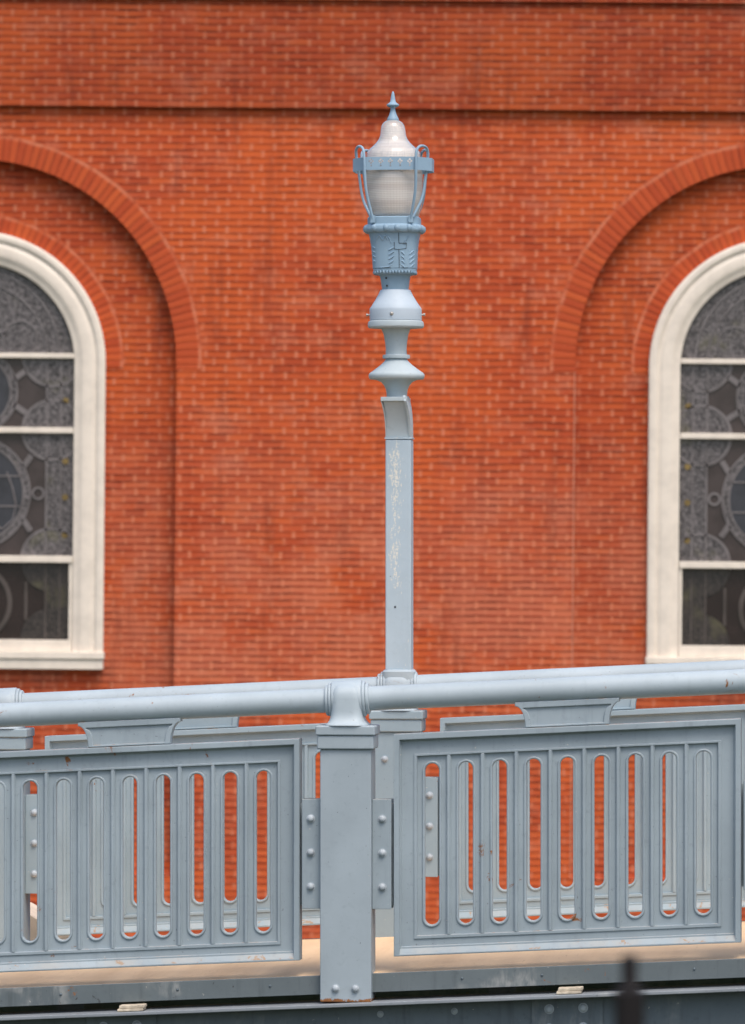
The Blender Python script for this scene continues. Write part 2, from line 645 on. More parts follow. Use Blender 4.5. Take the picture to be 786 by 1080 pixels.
def arch_loop(cx, cz, r, zb, n=48):
    """arch outline, px units -> metres; zb bottom"""
    p = [(cx + r, zb)]
    for i in range(n + 1):
        a = math.pi * i / n
        p.append((cx + r * math.cos(a), cz + r * math.sin(a)))
    p.append((cx - r, zb))
    return [(x * PX, z * PX) for x, z in p]


def mesh_from(vf, name, mat, parent, smooth=0):
    mb = MB()
    mb.add(*vf)
    return mb.build(name, mat, parent, smooth=smooth)


# wall pixel frame: u right of photo x=393, z up from photo y=595 (roll removed)
SPR = 210.5                    # springing line of the arches
WIN = (-421.9, 428.5)          # window axes
REC_R = 213.5
REC_D = .145                   # depth of the recess
BASE = -480                    # wall foot
RECB = -330                    # recess foot
TOP = 479.5                    # underside of the projecting brick band

vf = flat_shape([rect(-2300 * PX, 2300 * PX, BASE * PX, 900 * PX)] +
                [arch_loop(WIN[0], SPR, REC_R, RECB), arch_loop(WIN[1] - 3.5, SPR, REC_R, RECB)], REC_D / 2, 0, y=REC_D / 2)
wall_o = mesh_from(vf, 'wall', M['brick'], bld)
wall_uv(wall_o)
# recessed back wall with the window openings
WIN_R = 138.0
SILL_T = -95
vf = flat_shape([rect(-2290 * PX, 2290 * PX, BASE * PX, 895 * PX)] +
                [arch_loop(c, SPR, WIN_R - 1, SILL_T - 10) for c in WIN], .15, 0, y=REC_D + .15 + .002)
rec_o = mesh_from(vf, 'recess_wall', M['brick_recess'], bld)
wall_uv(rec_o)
# dark backing of the building interior
mb = MB()
mb.box(-2280 * PX, 2280 * PX, .9, 1.0, BASE * PX, 890 * PX)
mb.build('inner_wall', M['dark'], bld, smooth=0)
# projecting brick bands above
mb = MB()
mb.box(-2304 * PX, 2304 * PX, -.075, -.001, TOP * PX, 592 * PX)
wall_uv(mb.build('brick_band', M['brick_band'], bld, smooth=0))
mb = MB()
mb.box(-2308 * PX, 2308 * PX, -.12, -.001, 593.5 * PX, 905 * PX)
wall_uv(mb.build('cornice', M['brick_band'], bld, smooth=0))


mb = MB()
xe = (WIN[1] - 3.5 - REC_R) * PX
mb.box(xe - .006, xe + .0055, -.0035, .012, RECB * PX, SPR * PX)  # added strip standing in for the sunlit jamb edge
mb.build('lit_jamb_edge', M['lit_edge'], bld, smooth=0)


def arch_ring(cx, r0, r1, y0, y1, leg, name, mat, phase=0):
    me_v, me_f, uvs = [], [], []
    n = 72
    stations = [(-leg, None)] + [(i * math.pi * (r0 + r1) / 2 / n, math.pi * i / n) for i in range(n + 1)] + [(math.pi * (r0 + r1) / 2 + leg, None)]
    for si, (arc, a) in enumerate(stations):
        for r in (r0, r1):
            if a is None:
                sgn = 1 if si == 0 else -1
                x, z = cx + sgn * r, SPR - leg
            else:
                x, z = cx + r * math.cos(a), SPR + r * math.sin(a)
            for y in (y0, y1):
                me_v.append((x * PX, y, z * PX))
                uvs.append(((r - r0) * PX + .02, arc * PX + 30 + phase))
    for s in range(len(stations) - 1):
        b, c = s * 4, s * 4 + 4
        me_f += [(b, b + 2, c + 2, c), (b + 1, c + 1, c + 3, b + 3), (b, c, c + 1, b + 1), (b + 2, b + 3, c + 3, c + 2)]
    me_f += [(0, 1, 3, 2)]
    e = (len(stations) - 1) * 4
    me_f += [(e, e + 2, e + 3, e + 1)]
    me = bpy.data.meshes.new(name)
    me.from_pydata(me_v, [], me_f)
    ul = me.uv_layers.new(name='UVMap')
    for lp in me.loops:
        ul.data[lp.index].uv = uvs[lp.vertex_index]
    bm = bmesh.new()
    bm.from_mesh(me)
    bmesh.ops.recalc_face_normals(bm, faces=bm.faces)
    bm.to_mesh(me)
    bm.free()
    me.materials.append(mat)
    return link(name, me, bld)


for i, c in enumerate((WIN[0], WIN[1] - 3.5)):
    arch_ring(c, REC_R - .4, REC_R + 26.5, -.004, .03, 6, 'outer_brick_arch', M['arch_outer'], .3 * i)
for i, c in enumerate(WIN):
    arch_ring(c, WIN_R - .3, WIN_R + 19, REC_D - .003, REC_D + .03, 6, 'inner_brick_arch', M['arch_inner'], .17 * i)


def clampx(poly, lim):
    return [(max(-lim, min(lim, x)), z) for x, z in poly]


def build_window(cx):
    wn = empty('window', (cx * PX, 0, 0), (0, 0, 0), bld)
    # moulded arched casing swept round the opening; (inset px, depth m)
    prof = [(0, REC_D + .06), (0, .068), (1.2, .060), (6.5, .058), (8.5, .066), (9.6, .080), (11.5, .080), (13, .070), (15, .066),
            (22, .068), (25.5, .074), (27, .088), (30, .092), (33, .104), (33.5, .25)]
    mb = MB()
    path = [(1, SILL_T - 1, None)]
    n = 56
    for i in range(n + 1):
        path.append((None, None, math.pi * i / n))
    path.append((-1, SILL_T - 1, None))
    for sgn, zb, a in path:
        for ins, y in prof:
            r = WIN_R - ins
            if a is None:
                mb.v.append((sgn * r * PX, y, zb * PX))
            else:
                mb.v.append((r * math.cos(a) * PX, y, (SPR + r * math.sin(a)) * PX))
    k = len(prof)
    for s in range(len(path) - 1):
        for j in range(k - 1):
            mb.f.append((s * k + j, s * k + j + 1, (s + 1) * k + j + 1, (s + 1) * k + j))
    mb.build('frame', M['cream'], wn, smooth=40)
    INR = WIN_R - 33.5
    # sill of two steps
    mb = MB()
    L = WIN_R + 1.5
    mb.box(-L * PX, L * PX, .010, .30, (-103) * PX, (SILL_T - .5) * PX)
    mb.box(-(L - 1.2) * PX, (L - 1.2) * PX, .030, .30, -114 * PX, -103.3 * PX)
    mb.build('sill', M['cream'], wn, bevel=.008, smooth=0)
    mb = MB()
    mb.box(-INR * PX, INR * PX, .095, .25, (SILL_T - .4) * PX, -83 * PX)
    for s in (-1, 1):
        x0, x1 = sorted((s * INR * PX, s * (INR - 3.5) * PX))
        mb.box(x0, x1, .105, .20, -82.9 * PX, -.1 * PX)
    mb.build('sash', M['cream'], wn, bevel=.006, smooth=0)
    for zc, hh in ((217.4, 2.6), (138.5, 3.0), (2.2, 3.6)):
        mb = MB()
        mb.box(-INR * PX, INR * PX, .085 if hh > 3.2 else .10, .20, (zc - hh) * PX, (zc + hh) * PX)
        mb.build('transom', M['cream'], wn, bevel=.006, smooth=0)
    # panes
    yg = .165
    pieces = []
    def shape(loops, y, half, name, mat):
        m_ = MB()
        m_.add(*flat_shape([[(x * PX, z * PX) for x, z in l] for l in loops], half, 0, y=y))
        pieces.append((m_, mat))
    lim = INR - .2
    archp = [(lim * math.cos(math.pi * i / 40), SPR + lim * math.sin(math.pi * i / 40)) for i in range(41)]
    shape([archp + [(-lim, 2), (lim, 2)]], yg + .01, .006, 'pane', M['glass'])
    shape([rect(-lim, lim, -83, 2)], yg + .02, .006, 'pane', M['glass_low'])
    # lace-patterned glass: head, side borders, corner roundels
    def circ(x, z, r, n=36):
        return [(x + r * math.cos(2 * math.pi * i / n), z + r * math.sin(2 * math.pi * i / n)) for i in range(n)]
    lace, lead = MB(), MB()
    lace2, lead2 = MB(), MB()
    def put(target, loops, y, half=.002):
        loops = [clampx(l, lim) for l in loops]
        v, f = flat_shape([[(x * PX, z * PX) for x, z in l] for l in loops], half, 0, y=y)
        target.add(v, f)
    y1, y2, y3 = yg - .002, yg - .0065, yg - .011
    put(lace, [[(x * .995, (z - SPR) * .995 + SPR) for x, z in archp] + [(-lim * .99, 219), (lim * .99, 219)]], y1)
    def archband(r, t=1.1):
        o = [(r * math.cos(math.pi * i / 40), SPR + 8 + (r) * math.sin(math.pi * i / 40)) for i in range(41)]
        return o + [((r - 2 * t) * math.cos(math.pi * i / 40), SPR + 8 + (r - 2 * t) * math.sin(math.pi * i / 40)) for i in range(40, -1, -1)]
    for r in (90, 77):
        put(lead, [archband(r)], y3)
    for x, z, r in ((0, SPR + 46, 25), (47, SPR + 26, 19), (-47, SPR + 26, 19), (0, SPR + 46, 11)):
        put(lead, [circ(x, z, r), circ(x, z, r - 2.2)], y3)
    for x0_, z0_, x1_, z1_ in ((22, SPR + 33, 31, SPR + 30), (-22, SPR + 33, -31, SPR + 30), (60, SPR + 42, 64, SPR + 50), (-60, SPR + 42, -64, SPR + 50)):
        put(lead, [[(x0_, z0_ + 1.6), (x1_, z1_ + 1.6), (x1_, z1_ - 1.6), (x0_, z0_ - 1.6)]], y3)
    for s in (-1, 1):
        put(lace, [rect(min(s * 76, s * 104), max(s * 76, s * 104), 3, 216)], y1)
        put(lace2, [rect(min(s * 76, s * 100), max(s * 76, s * 100), -82, 0)], y1 + .01)
        for x in (76, 91):
            put(lead, [rect(s * x - 1.1, s * x + 1.1, 3, 216)], y3)
            put(lead2, [rect(s * x - 1, s * x + 1, -82, 0)], y3 + .01)
        for zc, lo, hi in ((217, 141, 216), (139, 141, 215), (139, 6, 136), (3, 6, 136)):
            def half_disc(r):
                return [(s * 82 + r * math.cos(2 * math.pi * i / 48), max(lo, min(hi, zc + r * math.sin(2 * math.pi * i / 48)))) for i in range(48)]
            def arc_band(r0, r1):
                up = zc < (lo + hi) / 2
                a0 = 0 if up else math.pi
                o = [(s * 82 + r1 * math.cos(a0 + math.pi * i / 24), max(lo, min(hi, zc + r1 * math.sin(a0 + math.pi * i / 24)))) for i in range(25)]
                o += [(s * 82 + r0 * math.cos(a0 + math.pi * i / 24), max(lo, min(hi, zc + r0 * math.sin(a0 + math.pi * i / 24)))) for i in range(24, -1, -1)]
                return o
            put(lace, [half_disc(31)], y2)
            put(lead, [arc_band(30, 33)], y3)
        # lower light repeats the pattern dimly
        for zc in (0, -82):
            def hd(r):
                return [(s * 82 + r * math.cos(2 * math.pi * i / 48), max(-82, min(-1, zc + r * math.sin(2 * math.pi * i / 48)))) for i in range(48)]
            put(lace2, [hd(32)], y2 + .01)
        put(lead2, [rect(min(s * 54, s * 57), max(s * 54, s * 57), -62, -22)], y3 + .01)
        # link bars and small roundels beside the medallion
        for (xa, za, xb, zb) in ((40, 192, 54, 202), (40, 166, 54, 157), (52, 100, 60, 112), (52, 44, 60, 32)):
            dx, dz = xb - xa, zb - za
            L_ = math.hypot(dx, dz)
            nx, nz = -dz / L_ * 3, dx / L_ * 3
            put(lead, [[(s * (xa + nx), za + nz), (s * (xb + nx), zb + nz), (s * (xb - nx), zb - nz), (s * (xa - nx), za - nz)]], y3)
        put(lead, [circ(s * 67.5, 72, 7), circ(s * 67.5, 72, 4.6)], y3)
    # central roundel and medallion rings
    for zc, r in ((179, 45.5), (72, 60)):
        put(lace, [circ(0, zc, r - 1.5, 64), circ(0, zc, r - 8, 64)], y2)
        put(lead, [circ(0, zc, r, 64), circ(0, zc, r - 2, 64)], y3)
        put(lead, [circ(0, zc, r - 7, 64), circ(0, zc, r - 9, 64)], y3)
    put(lead2, [circ(0, -44, 41, 64), circ(0, -44, 36, 64)], y3 + .01)
    pieces += [(lace, M['lace']), (lead, M['lead']), (lace2, M['lace_low']), (lead2, M['lead_low'])]
    med = MB()
    put(med, [circ(0, 72, 51, 64)], y1)
    put(med, [circ(0, 179, 36.5, 64)], y1)
    pieces.append((med, M['glass_blue']))
    fig = MB()
    # saddle bars and a loose drapery outline inside the medallion
    for z in (58, 90):
        put(fig, [rect(-50, 50, z - .8, z + .8)], y3)
    m2 = MB()
    m2.v, m2.f = [], []
    pts = [(34, 94), (40, 78), (44, 60), (41, 44), (30, 34), (14, 40), (8, 58), (16, 80), (6, 100), (-10, 96), (-18, 70), (-12, 46), (-30, 38)]
    m2.tube([(x * PX, y2, z * PX) for x, z in pts], .009, 6)
    fig.v += m2.v
    b = len(fig.v) - len(m2.v)
    fig.f += [tuple(b + i for i in f) for f in m2.f]
    pieces.append((fig, M['lead']))
    amb = MB()
    for s in (-1, 1):
        for z in (170, 106, 68, 28):
            put(amb, [circ(s * 96, z, 3.4, 12)], y3)
    pieces.append((amb, M['amber']))
    allm = MB()
    idx = []
    for m_, mat in pieces:
        idx += [mat] * len(m_.f)
        allm.add(m_.v, m_.f)
    mats = []
    for mat in idx:
        if mat not in mats:
            mats.append(mat)
    o = allm.build('stained_glass', mats[0], wn, smooth=0)
    for mat in mats[1:]:
        o.data.materials.append(mat)
    for p, mat in zip(o.data.polygons, idx):
        p.material_index = mats.index(mat)
    return wn


build_window(WIN[0])
build_window(WIN[1])

# ------------------------------------------------------------------ the footbridge
Y0 = 18.0
PSI = math.atan2(.1924, 1.846)
P0 = Vector(((367 - 393) * Y0 / FPX, Y0, 0))
WID = 1.856
NV = Vector((math.sin(PSI), math.cos(PSI), 0))
P1 = P0 + NV * WID
ROT = (0, 0, -PSI)
G = 0.0485                    # gradient of the walkway
S = 1.60                      # post spacing
LO, HI = -5.5, 5.5


def build_deck():
    root = empty('footbridge', P0, ROT)
    tag(root, 'tan decked footbridge span on blue grey steel girders under the railings', 'bridge')
    mb = MB()
    n = 60
    for i in range(n + 1):
        x = LO + (HI - LO) * i / n
        for y, z in ((-.018, -.001), (WID / 2, .022), (WID + .02, 0), (WID + .02, -.055), (-.018, -.055)):
            mb.v.append((x, y, z + G * x))
    for i in range(n):
        for j in range(5):
            a, b = i * 5 + j, i * 5 + (j + 1) % 5
            mb.f.append((a, b, b + 5, a + 5))
    mb.f += [tuple(range(5)), tuple(range(n * 5 + 4, n * 5 - 1, -1))]
    mb.build('deck', M['deck'], root, smooth=0)
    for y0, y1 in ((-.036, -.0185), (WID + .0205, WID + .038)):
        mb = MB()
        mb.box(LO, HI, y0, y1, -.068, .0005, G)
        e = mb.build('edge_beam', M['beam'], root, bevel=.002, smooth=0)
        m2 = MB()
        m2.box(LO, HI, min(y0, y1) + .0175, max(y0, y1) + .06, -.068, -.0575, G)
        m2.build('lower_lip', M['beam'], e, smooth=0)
        if y0 < 0:
            for x in [-1.32, -1.05, -.62, -.28, .42, .71, 1.26]:
                b = MB()
                bolt_mb(b, x, y0, -.03 + G * x, .0045)
                b.build('stud', M['girder'], e)
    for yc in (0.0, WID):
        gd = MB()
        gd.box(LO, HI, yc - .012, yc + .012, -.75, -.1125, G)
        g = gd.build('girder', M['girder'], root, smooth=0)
        f = MB()
        f.box(LO, HI, yc - .108, yc + .108, -.112, -.099, G)
        f.build('top_flange', M['flange'], g, bevel=.003, smooth=0)
        f = MB()
        f.box(LO, HI, yc - .150, yc + .150, -.766, -.7505, G)
        f.build('bottom_flange', M['flange'], g, bevel=.003, smooth=0)
        if yc == 0.0:
            # cover plate with rivets behind the post line, as in the photo right of centre
            for cx in (.80, -.83, 2.4, -2.4):
                c = MB()
                c.box(cx - .13, cx + .13, yc - .022, yc - .0125, -.74, -.117, G)
                c.build('splice_plate', M['girder'], g, bevel=.002, smooth=0)
                for dx in (-.065, .058):
                    for k in range(4):
                        r_ = MB()
                        z = -.155 - k * .07
                        bolt_mb(r_, cx + dx, yc - .022, z + G * (cx + dx), .0145)
                        r_.build('rivet', M['steel'], g)
            for x in (-1.5, -1.18, .39, .12, 1.9):
                r_ = MB()
                bolt_mb(r_, x, yc - .012, -.15 + G * x, .010)
                r_.build('rivet', M['steel'], g)
    # cross bearers under the deck
    for k in range(-3, 4):
        c = MB()
        x = k * 1.6 + .55
        c.box(x - .05, x + .05, .17, WID - .17, -.35 + G * x, -.06 + G * x)
        c.build('cross_beam', M['girder'], root, smooth=0)
    return root


build_deck()


def make_panel_mesh():
    mb = MB()
    sh = lambda v: (v[0], v[1], v[2] + G * v[0])
    x0, x1, z0, z1 = .172, S - .172, .059, .865
    pitch, sw = .1229, .0255
    cs = [S / 2 + (i - 4) * pitch for i in range(9)]
    sl = [stadium(c, sw, .167, .752) for c in cs]
    by0, by1, bhw = .130, .781, .0525
    # core sheet with slots
    mb.add(*flat_shape([rect(x0 + .01, x1 - .01, z0 + .01, z1 - .01)] + sl, .009, .0015, fn=sh))
    # border field with ribs between the bays
    mb.add(*flat_shape([rect(x0 + .012, x1 - .012, z0 + .012, z1 - .012)] + [rect(c - bhw, c + bhw, by0, by1) for c in cs], .0165, .0015, fn=sh))
    # stepped moulding round the field of bays
    bx0, bx1 = cs[0] - bhw, cs[-1] + bhw
    mb.add(*flat_shape([rect(bx0 - .012, bx1 + .012, by0 - .012, by1 + .008), rect(bx0 - .001, bx1 + .001, by0 - .001, by1 + .0005)], .021, .0015, fn=sh))
    for i in range(8):
        c = (cs[i] + cs[i + 1]) / 2
        mb.add(*flat_shape([rect(c - .0052, c + .0052, by0 - .0005, by1 + .0002)], .0225, .002, fn=sh))
    # slot lips
    for c in cs:
        mb.add(*flat_shape([stadium(c, sw + .0095, .1575, .7615), stadium(c, sw + .0012, .1658, .7532)], .0145, .003, fn=sh))
    # outer rim
    mb.add(*flat_shape([rect(x0, x1, z0, z1), rect(x0 + .021, x1 - .021, z0 + .008, z1 - .022)], .042, .003, fn=sh))
    for sy in (-1, 1):
        xa, xb = x0 + .0205, x1 - .0205
        vs = [(x, sy * v, z) for x in (xa, xb) for v, z in ((.0395, z0 + .0075), (.0175, z0 + .034), (.010, z0 + .034), (.010, z0 + .0075))]
        mb.add([sh(v) for v in vs], [(0, 1, 2, 3), (4, 7, 6, 5)] + [(i, i + 4, (i + 1) % 4 + 4, (i + 1) % 4) for i in range(4)])
    # thin inner fillet of the rim
    mb.add(*flat_shape([rect(x0 + .015, x1 - .015, z0 + .015, z1 - .015), rect(x0 + .027, x1 - .027, z0 + .0335, z1 - .028)], .024, .003, fn=sh))
    return mb


def make_crest_mesh():
    """trapezoid bracket with concave sides between panel and handrail"""
    mb = MB()
    sh = lambda v: (v[0], v[1], v[2] + G * v[0])
    def outline(top, bot, zb, zt, zl):
        p = [(S / 2 - top, zt), (S / 2 - top, zl)]
        for i in range(1, 9):
            a = math.pi / 2 * i / 8
            p.append((S / 2 - bot - (top - bot) * (1 - math.sin(a)), zl + (zb - zl) * (1 - math.cos(a))))
        q = [(S - x, z) for x, z in p][::-1]
        return p + q
    mb.add(*flat_shape([outline(.190, .152, .8655, .962, .948)], .022, .003, fn=sh))
    big, small = outline(.189, .151, .867, .960, .946), outline(.158, .132, .874, .938, .934)
    mb.add(*flat_shape([big, small], .031, .003, fn=sh))
    return mb


def build_railing(name, origin, label, mats, inner_bolts):
    root = empty(name, origin, ROT)
    tag(root, label, 'railing', 'railings of the footbridge')
    ks = range(-2, 3)
    pm = make_panel_mesh()
    p0 = pm.build('panel', mats['panel'], None, smooth=32)
    c0 = make_crest_mesh().build('crest_bracket', mats['panel'], None, smooth=32)
    first = True
    for k in range(-2, 2):
        p = p0 if first else p0.copy()
        c = c0 if first else c0.copy()
        if not first:
            COL.objects.link(p)
            COL.objects.link(c)
        p.parent = root
        c.parent = p
        p.location = (k * S, 0, G * S * k)
        first = False
    # handrail
    mb = MB()
    n = 48
    L = 2 * S + .35
    prof_n = 28
    RR = .0445
    pts = [(-L + 2 * L * i / n, 0, .998 + G * (-L + 2 * L * i / n)) for i in range(n + 1)]
    mb.tube(pts, RR, prof_n)
    mb.build('handrail', mats['rail'], root, smooth=60)
    # one post with its fittings, then copies
    post = MB()
    post.box(-.093, .093, -.078, .078, -.0965, .819)
    po = post.build('post', mats['post'], root, bevel=.004, smooth=0)
    cap = MB()
    cap.box(-.103, .103, -.090, .090, .8195, .869)
    cap.box(-.1085, .1085, -.096, .096, .8695, .905)
    cp = cap.build('post_cap', mats['post'], po, bevel=.006, smooth=0, seg=3)
    nk = MB()
    ne = MB()
    pr = [(.0815, .9052), (.0805, .909), (.0730, .9145), (.0675, .922), (.0635, .932), (.0610, .945), (.0600, .960), (.0600, 1.000), (.0585, 1.020), (.052, 1.038), (.040, 1.050), (.02, 1.056)]
    ne.lathe(pr, n=48, sup=4.5)
    nk.add([(x * .955, y * 1.26, z) for x, y, z in ne.v], ne.f)
    # saddle rings round the handrail
    b = len(nk.v)
    for (xa, xb, rr) in ((-.056, .056, .0685), (-.0665, -.0555, .0640), (.0555, .0665, .0640), (-.0800, -.0660, .0565), (.0660, .0800, .0565)):
        cs_ = min(.006, (xb - xa) / 3)
        st = [(xa, rr - cs_), (xa + cs_ * .4, rr - cs_ * .25), (xa + cs_, rr), (xb - cs_, rr), (xb - cs_ * .4, rr - cs_ * .25), (xb, rr - cs_)]
        nk.tube([(x, 0, .998 + G * x) for x, r in st], [r for x, r in st], 36)
    nk.build('rail_collar', mats['collar'], po, smooth=32)
    for s in (-1, 1):
        pl = MB()
        a, b_ = sorted((s * .0935, s * .163))
        for y0, y1 in ((-.044, -.032), (.032, .044)):
            pl = MB()
            pl.box(a, b_, y0, y1, .239, .637)
            pl.build('splice_plate', mats['plate'], po, bevel=.002, smooth=0)
        tb = MB()
        a, b_ = sorted((s * .1055, s * .179))
        tb.box(a, b_, -.007, .007, .25, .62)
        tb.build('splice_web', mats['panel'], po, smooth=0)
        for z in (.566, .443, .319):
            for y, d in ((-.044, -1), (.044, 1)):
                bo = MB()
                bolt_mb(bo, s * .1305, y, z, .0128, d)
                bo.build('bolt', M['steel'], po, smooth=50)
    for x in (-.036, .036):
        bo = MB()
        bolt_mb(bo, x, -.078, -.047, .0128)
        bo.build('bolt', M['steel'], po, smooth=50)
    if inner_bolts:
        for x, z in ((-.046, .712), (.046, .712), (-.046, .30), (.046, .30)):
            bo = MB()
            bolt_mb(bo, x, -.078, z, .0115)
            bo.build('bolt', M['steel'], po, smooth=50)
    for k in ks:
        if k == 0:
            continue
        c = copy_tree(po, root)
        c.location = (k * S, 0, G * S * k)
    return root


build_railing('bridge_railing', P0, 'nearer blue grey cast iron railing, in front of the tan walkway, post rising at centre',
              dict(panel=M['panel'], rail=M['rail'], post=M['post'], plate=M['panel'], collar=M['rail']), False)
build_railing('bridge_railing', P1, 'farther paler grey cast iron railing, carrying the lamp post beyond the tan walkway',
              dict(panel=M['far_rail'], rail=M['rail'], post=M['far_rail'], plate=M['far_rail'], collar=M['rail']), True)

# small packing blocks in the dark gap above the girder flange
def packing(px, label, wide, seed):
    random.seed(seed)
    X = (px - 367) / 290
    root = empty('packing_block', P0 + Vector((math.cos(PSI), -math.sin(PSI), 0)) * X + Vector((0, 0, G * X - .098)) - NV * .06, ROT)
    tag(root, label, 'packing block', 'packing blocks under the edge beam')
    mb = MB()
    mb.box(-wide / 2, wide / 2, -.03, .04, .0005, .010, G)
    mb.build('lower_plate', M['shim'], root, bevel=.002, smooth=0)
    mb = MB()
    mb.box(-wide / 2 + .006, wide / 2 + .004, -.026, .04, .0108, .022, G)
    mb.build('upper_plate', M['shim'], root, bevel=.002, smooth=0)


packing(139, 'small pale packing block on the girder below the left railing panel', .095, 1)
packing(602, 'small pale packing block on the girder below the right railing panel', .09, 2)

# ------------------------------------------------------------------ the street lamp on the far railing
LY = P1.y
K = LY / FPX                     # metres per photo pixel at the lamp
BASEY = 709.0
lamp = empty('street_lamp', ((421.4 - 393) * K, LY, H - (BASEY - 595) * K), ROT)
tag(lamp, 'tall pale blue lamp post with acorn globe rising from the farther railing', 'street lamp')


def ly(y):
    return (BASEY - y) * K


def axis(z):
    y = BASEY - z / K
    t = max(0.0, min(1.0, (424 - y) / (424 - 130)))
    return (-2.6 - 4.3 * t) * K


def prof(pts):
    """(half px, photo y) top-down or bottom-up -> (r, z) bottom-up"""
    p = [(max(.0004, r * K), ly(y)) for r, y in pts]
    return sorted(p, key=lambda q: q[1]) if p[0][1] < p[-1][1] else p[::-1]


def lpart(name, mat, pts, n=48, sup=2.0, sm=32, rot=0.0, bev=0):
    mb = MB()
    mb.lathe(prof(pts), axis, n, sup, 0, rot)
    return mb.build(name, mat, lamp, smooth=sm, bevel=bev)


mb = MB()
mb.box(-13.6 * K, 13.6 * K, -13.6 * K, 13.6 * K, -.01, ly(463.6))
pole = mb.build('pole', M['pole'], lamp, bevel=.006, smooth=0, seg=3)
mb = MB()
mb.box(-14.3 * K, 14.3 * K, -14.3 * K, 14.3 * K, ly(463.4), ly(461.6))
mb.build('pole_collar', M['pole'], pole, bevel=.001, smooth=0)
mb = MB()
bolt_mb(mb, -3.2 * K, -13.6 * K, ly(640), .0035)
mb.build('bolt', M['dark'], pole)
# base boss on the railing collar
mb = MB()
mb.lathe([(.066, -.05), (.066, .003), (.060, .010), (.054, .012)], n=40, sup=4)
mb.build('base_boss', M['rail'], lamp, smooth=32)

# curved transition bracket: cove front, side cheeks, top plate
br = MB()
cove = []
for i in range(17):
    t = i / 16
    cove.append((-13.0 - 15.0 * t ** 1.7, 461.5 - 37.5 * t))
side = [(12.5, 461.5)] + cove + [(12.5, 424)]
def cheek(xa, xb, pts, xt=0.0):
    n = len(pts)
    sh_ = lambda y: xt * max(0, (461.5 - y) / 37.5) ** 3.0
    vs = [((xa + sh_(y)) * K, d * K, ly(y)) for d, y in pts] + [((xb + sh_(y)) * K, d * K, ly(y)) for d, y in pts]
    m = n // 2
    fs = [(i, i + n, (i + 1) % n + n, (i + 1) % n) for i in range(n)]
    # side faces as a strip between front curve and back edge
    br.add(vs, fs)
    b0 = len(br.v)
    for off in (0, n):
        fr = vs[off:off + n]
        front = fr[1:-1]
        back = [(f[0], 12.5 * K, f[2]) for f in front]
        br.add(front + back, [(i, i + 1, i + 1 + len(front), i + len(front)) for i in range(len(front) - 1)])
cheek(-11.9, 10.9, side, -2.7)
cheek(11.0, 13.4, [(12.5, 461.5)] + [(d - 4.5 * ((461.5 - y) / 37.5) ** .6, y) for d, y in cove] + [(-30, 418), (12.5, 418)], -2.9)
cheek(-13.4, -12.0, [(12.5, 461.5)] + [(d - 2.5 * ((461.5 - y) / 37.5) ** .6, y) for d, y in cove] + [(12.5, 424)], -3.4)
bracket = br.build('transition_bracket', M['baluster'], lamp, bevel=.0015, smooth=40)
mb = MB()
mb.box((-2.9 - 13.8) * K, (-2.9 + 13.4) * K, -31.5 * K, 13 * K, ly(424), ly(419.6))
mb.build('top_plate', M['baluster'], bracket, bevel=.002, smooth=0)

# turned baluster
lpart('baluster', M['baluster'], [(10.8, 419.5), (10.9, 415), (11.6, 411), (13.2, 407), (16.5, 403), (21, 400.9), (25, 400.2), (28, 400), (28.8, 399.3), (29.6, 397),
      (29.4, 395), (28.2, 393.4), (22, 389), (16.8, 385), (13.2, 381.6), (11.6, 379.5), (11.0, 378.6), (14.2, 378), (14.6, 376.3), (14.2, 374.4),
      (11.2, 373.8), (11.0, 368), (11.6, 361), (13, 353), (15.6, 346.2)])
fl = lpart('flange', M['baluster'], [(15.5, 346.2), (28.6, 346), (29.6, 344.6), (29.6, 341.5), (29, 339.4), (27.5, 338.4), (24, 338)])
sk = lpart('skirt', M['skirt'], [(27.4, 338), (27.5, 334), (27.5, 327), (27.2, 325.3), (24.3, 321), (20.8, 315.5), (18.2, 311), (16.6, 307.5), (15.8, 305.9), (12, 305.8)])
for px_, d in ((-28.5, 0), (28.5, 0), (-1.5, -1)):
    mb = MB()
    zz = ly(332)
    if d == 0:
        sgn = 1 if px_ > 0 else -1
        ax = axis(zz)
        mb.tube([(ax + sgn * 27 * K, 0, zz), (ax + sgn * 29.4 * K, 0, zz), (ax + sgn * 29.5 * K, 0, zz), (ax + sgn * 31.2 * K, 0, zz)], [.0036, .0036, .006, .006], 10)
    else:
        bolt_mb(mb, axis(zz) + px_ * K, -27.4 * K, zz, .0062)
    mb.build('screw', M['screw'], sk, smooth=40)

# lantern housing
lpart('neck', M['lantern'], [(13.8, 305.7), (14.2, 303), (15.0, 297), (16, 291.6), (17, 290.2)], 48, 2.6)
hs = lpart('housing', M['lantern'], [(17, 290.4), (19.8, 289.8), (21.2, 288.6), (22.2, 287.2), (22.6, 285), (22.4, 284.2), (23.0, 283.6), (23.4, 276), (23.8, 268), (24.4, 260), (25.4, 253),
      (26.4, 248.5), (27, 246.4), (29.4, 246), (30.8, 244), (31.0, 242), (30.4, 239.6), (28.6, 238), (27.8, 237.4), (27.6, 230.5), (26.8, 229.6), (20, 229.4)], 64, 3.4)
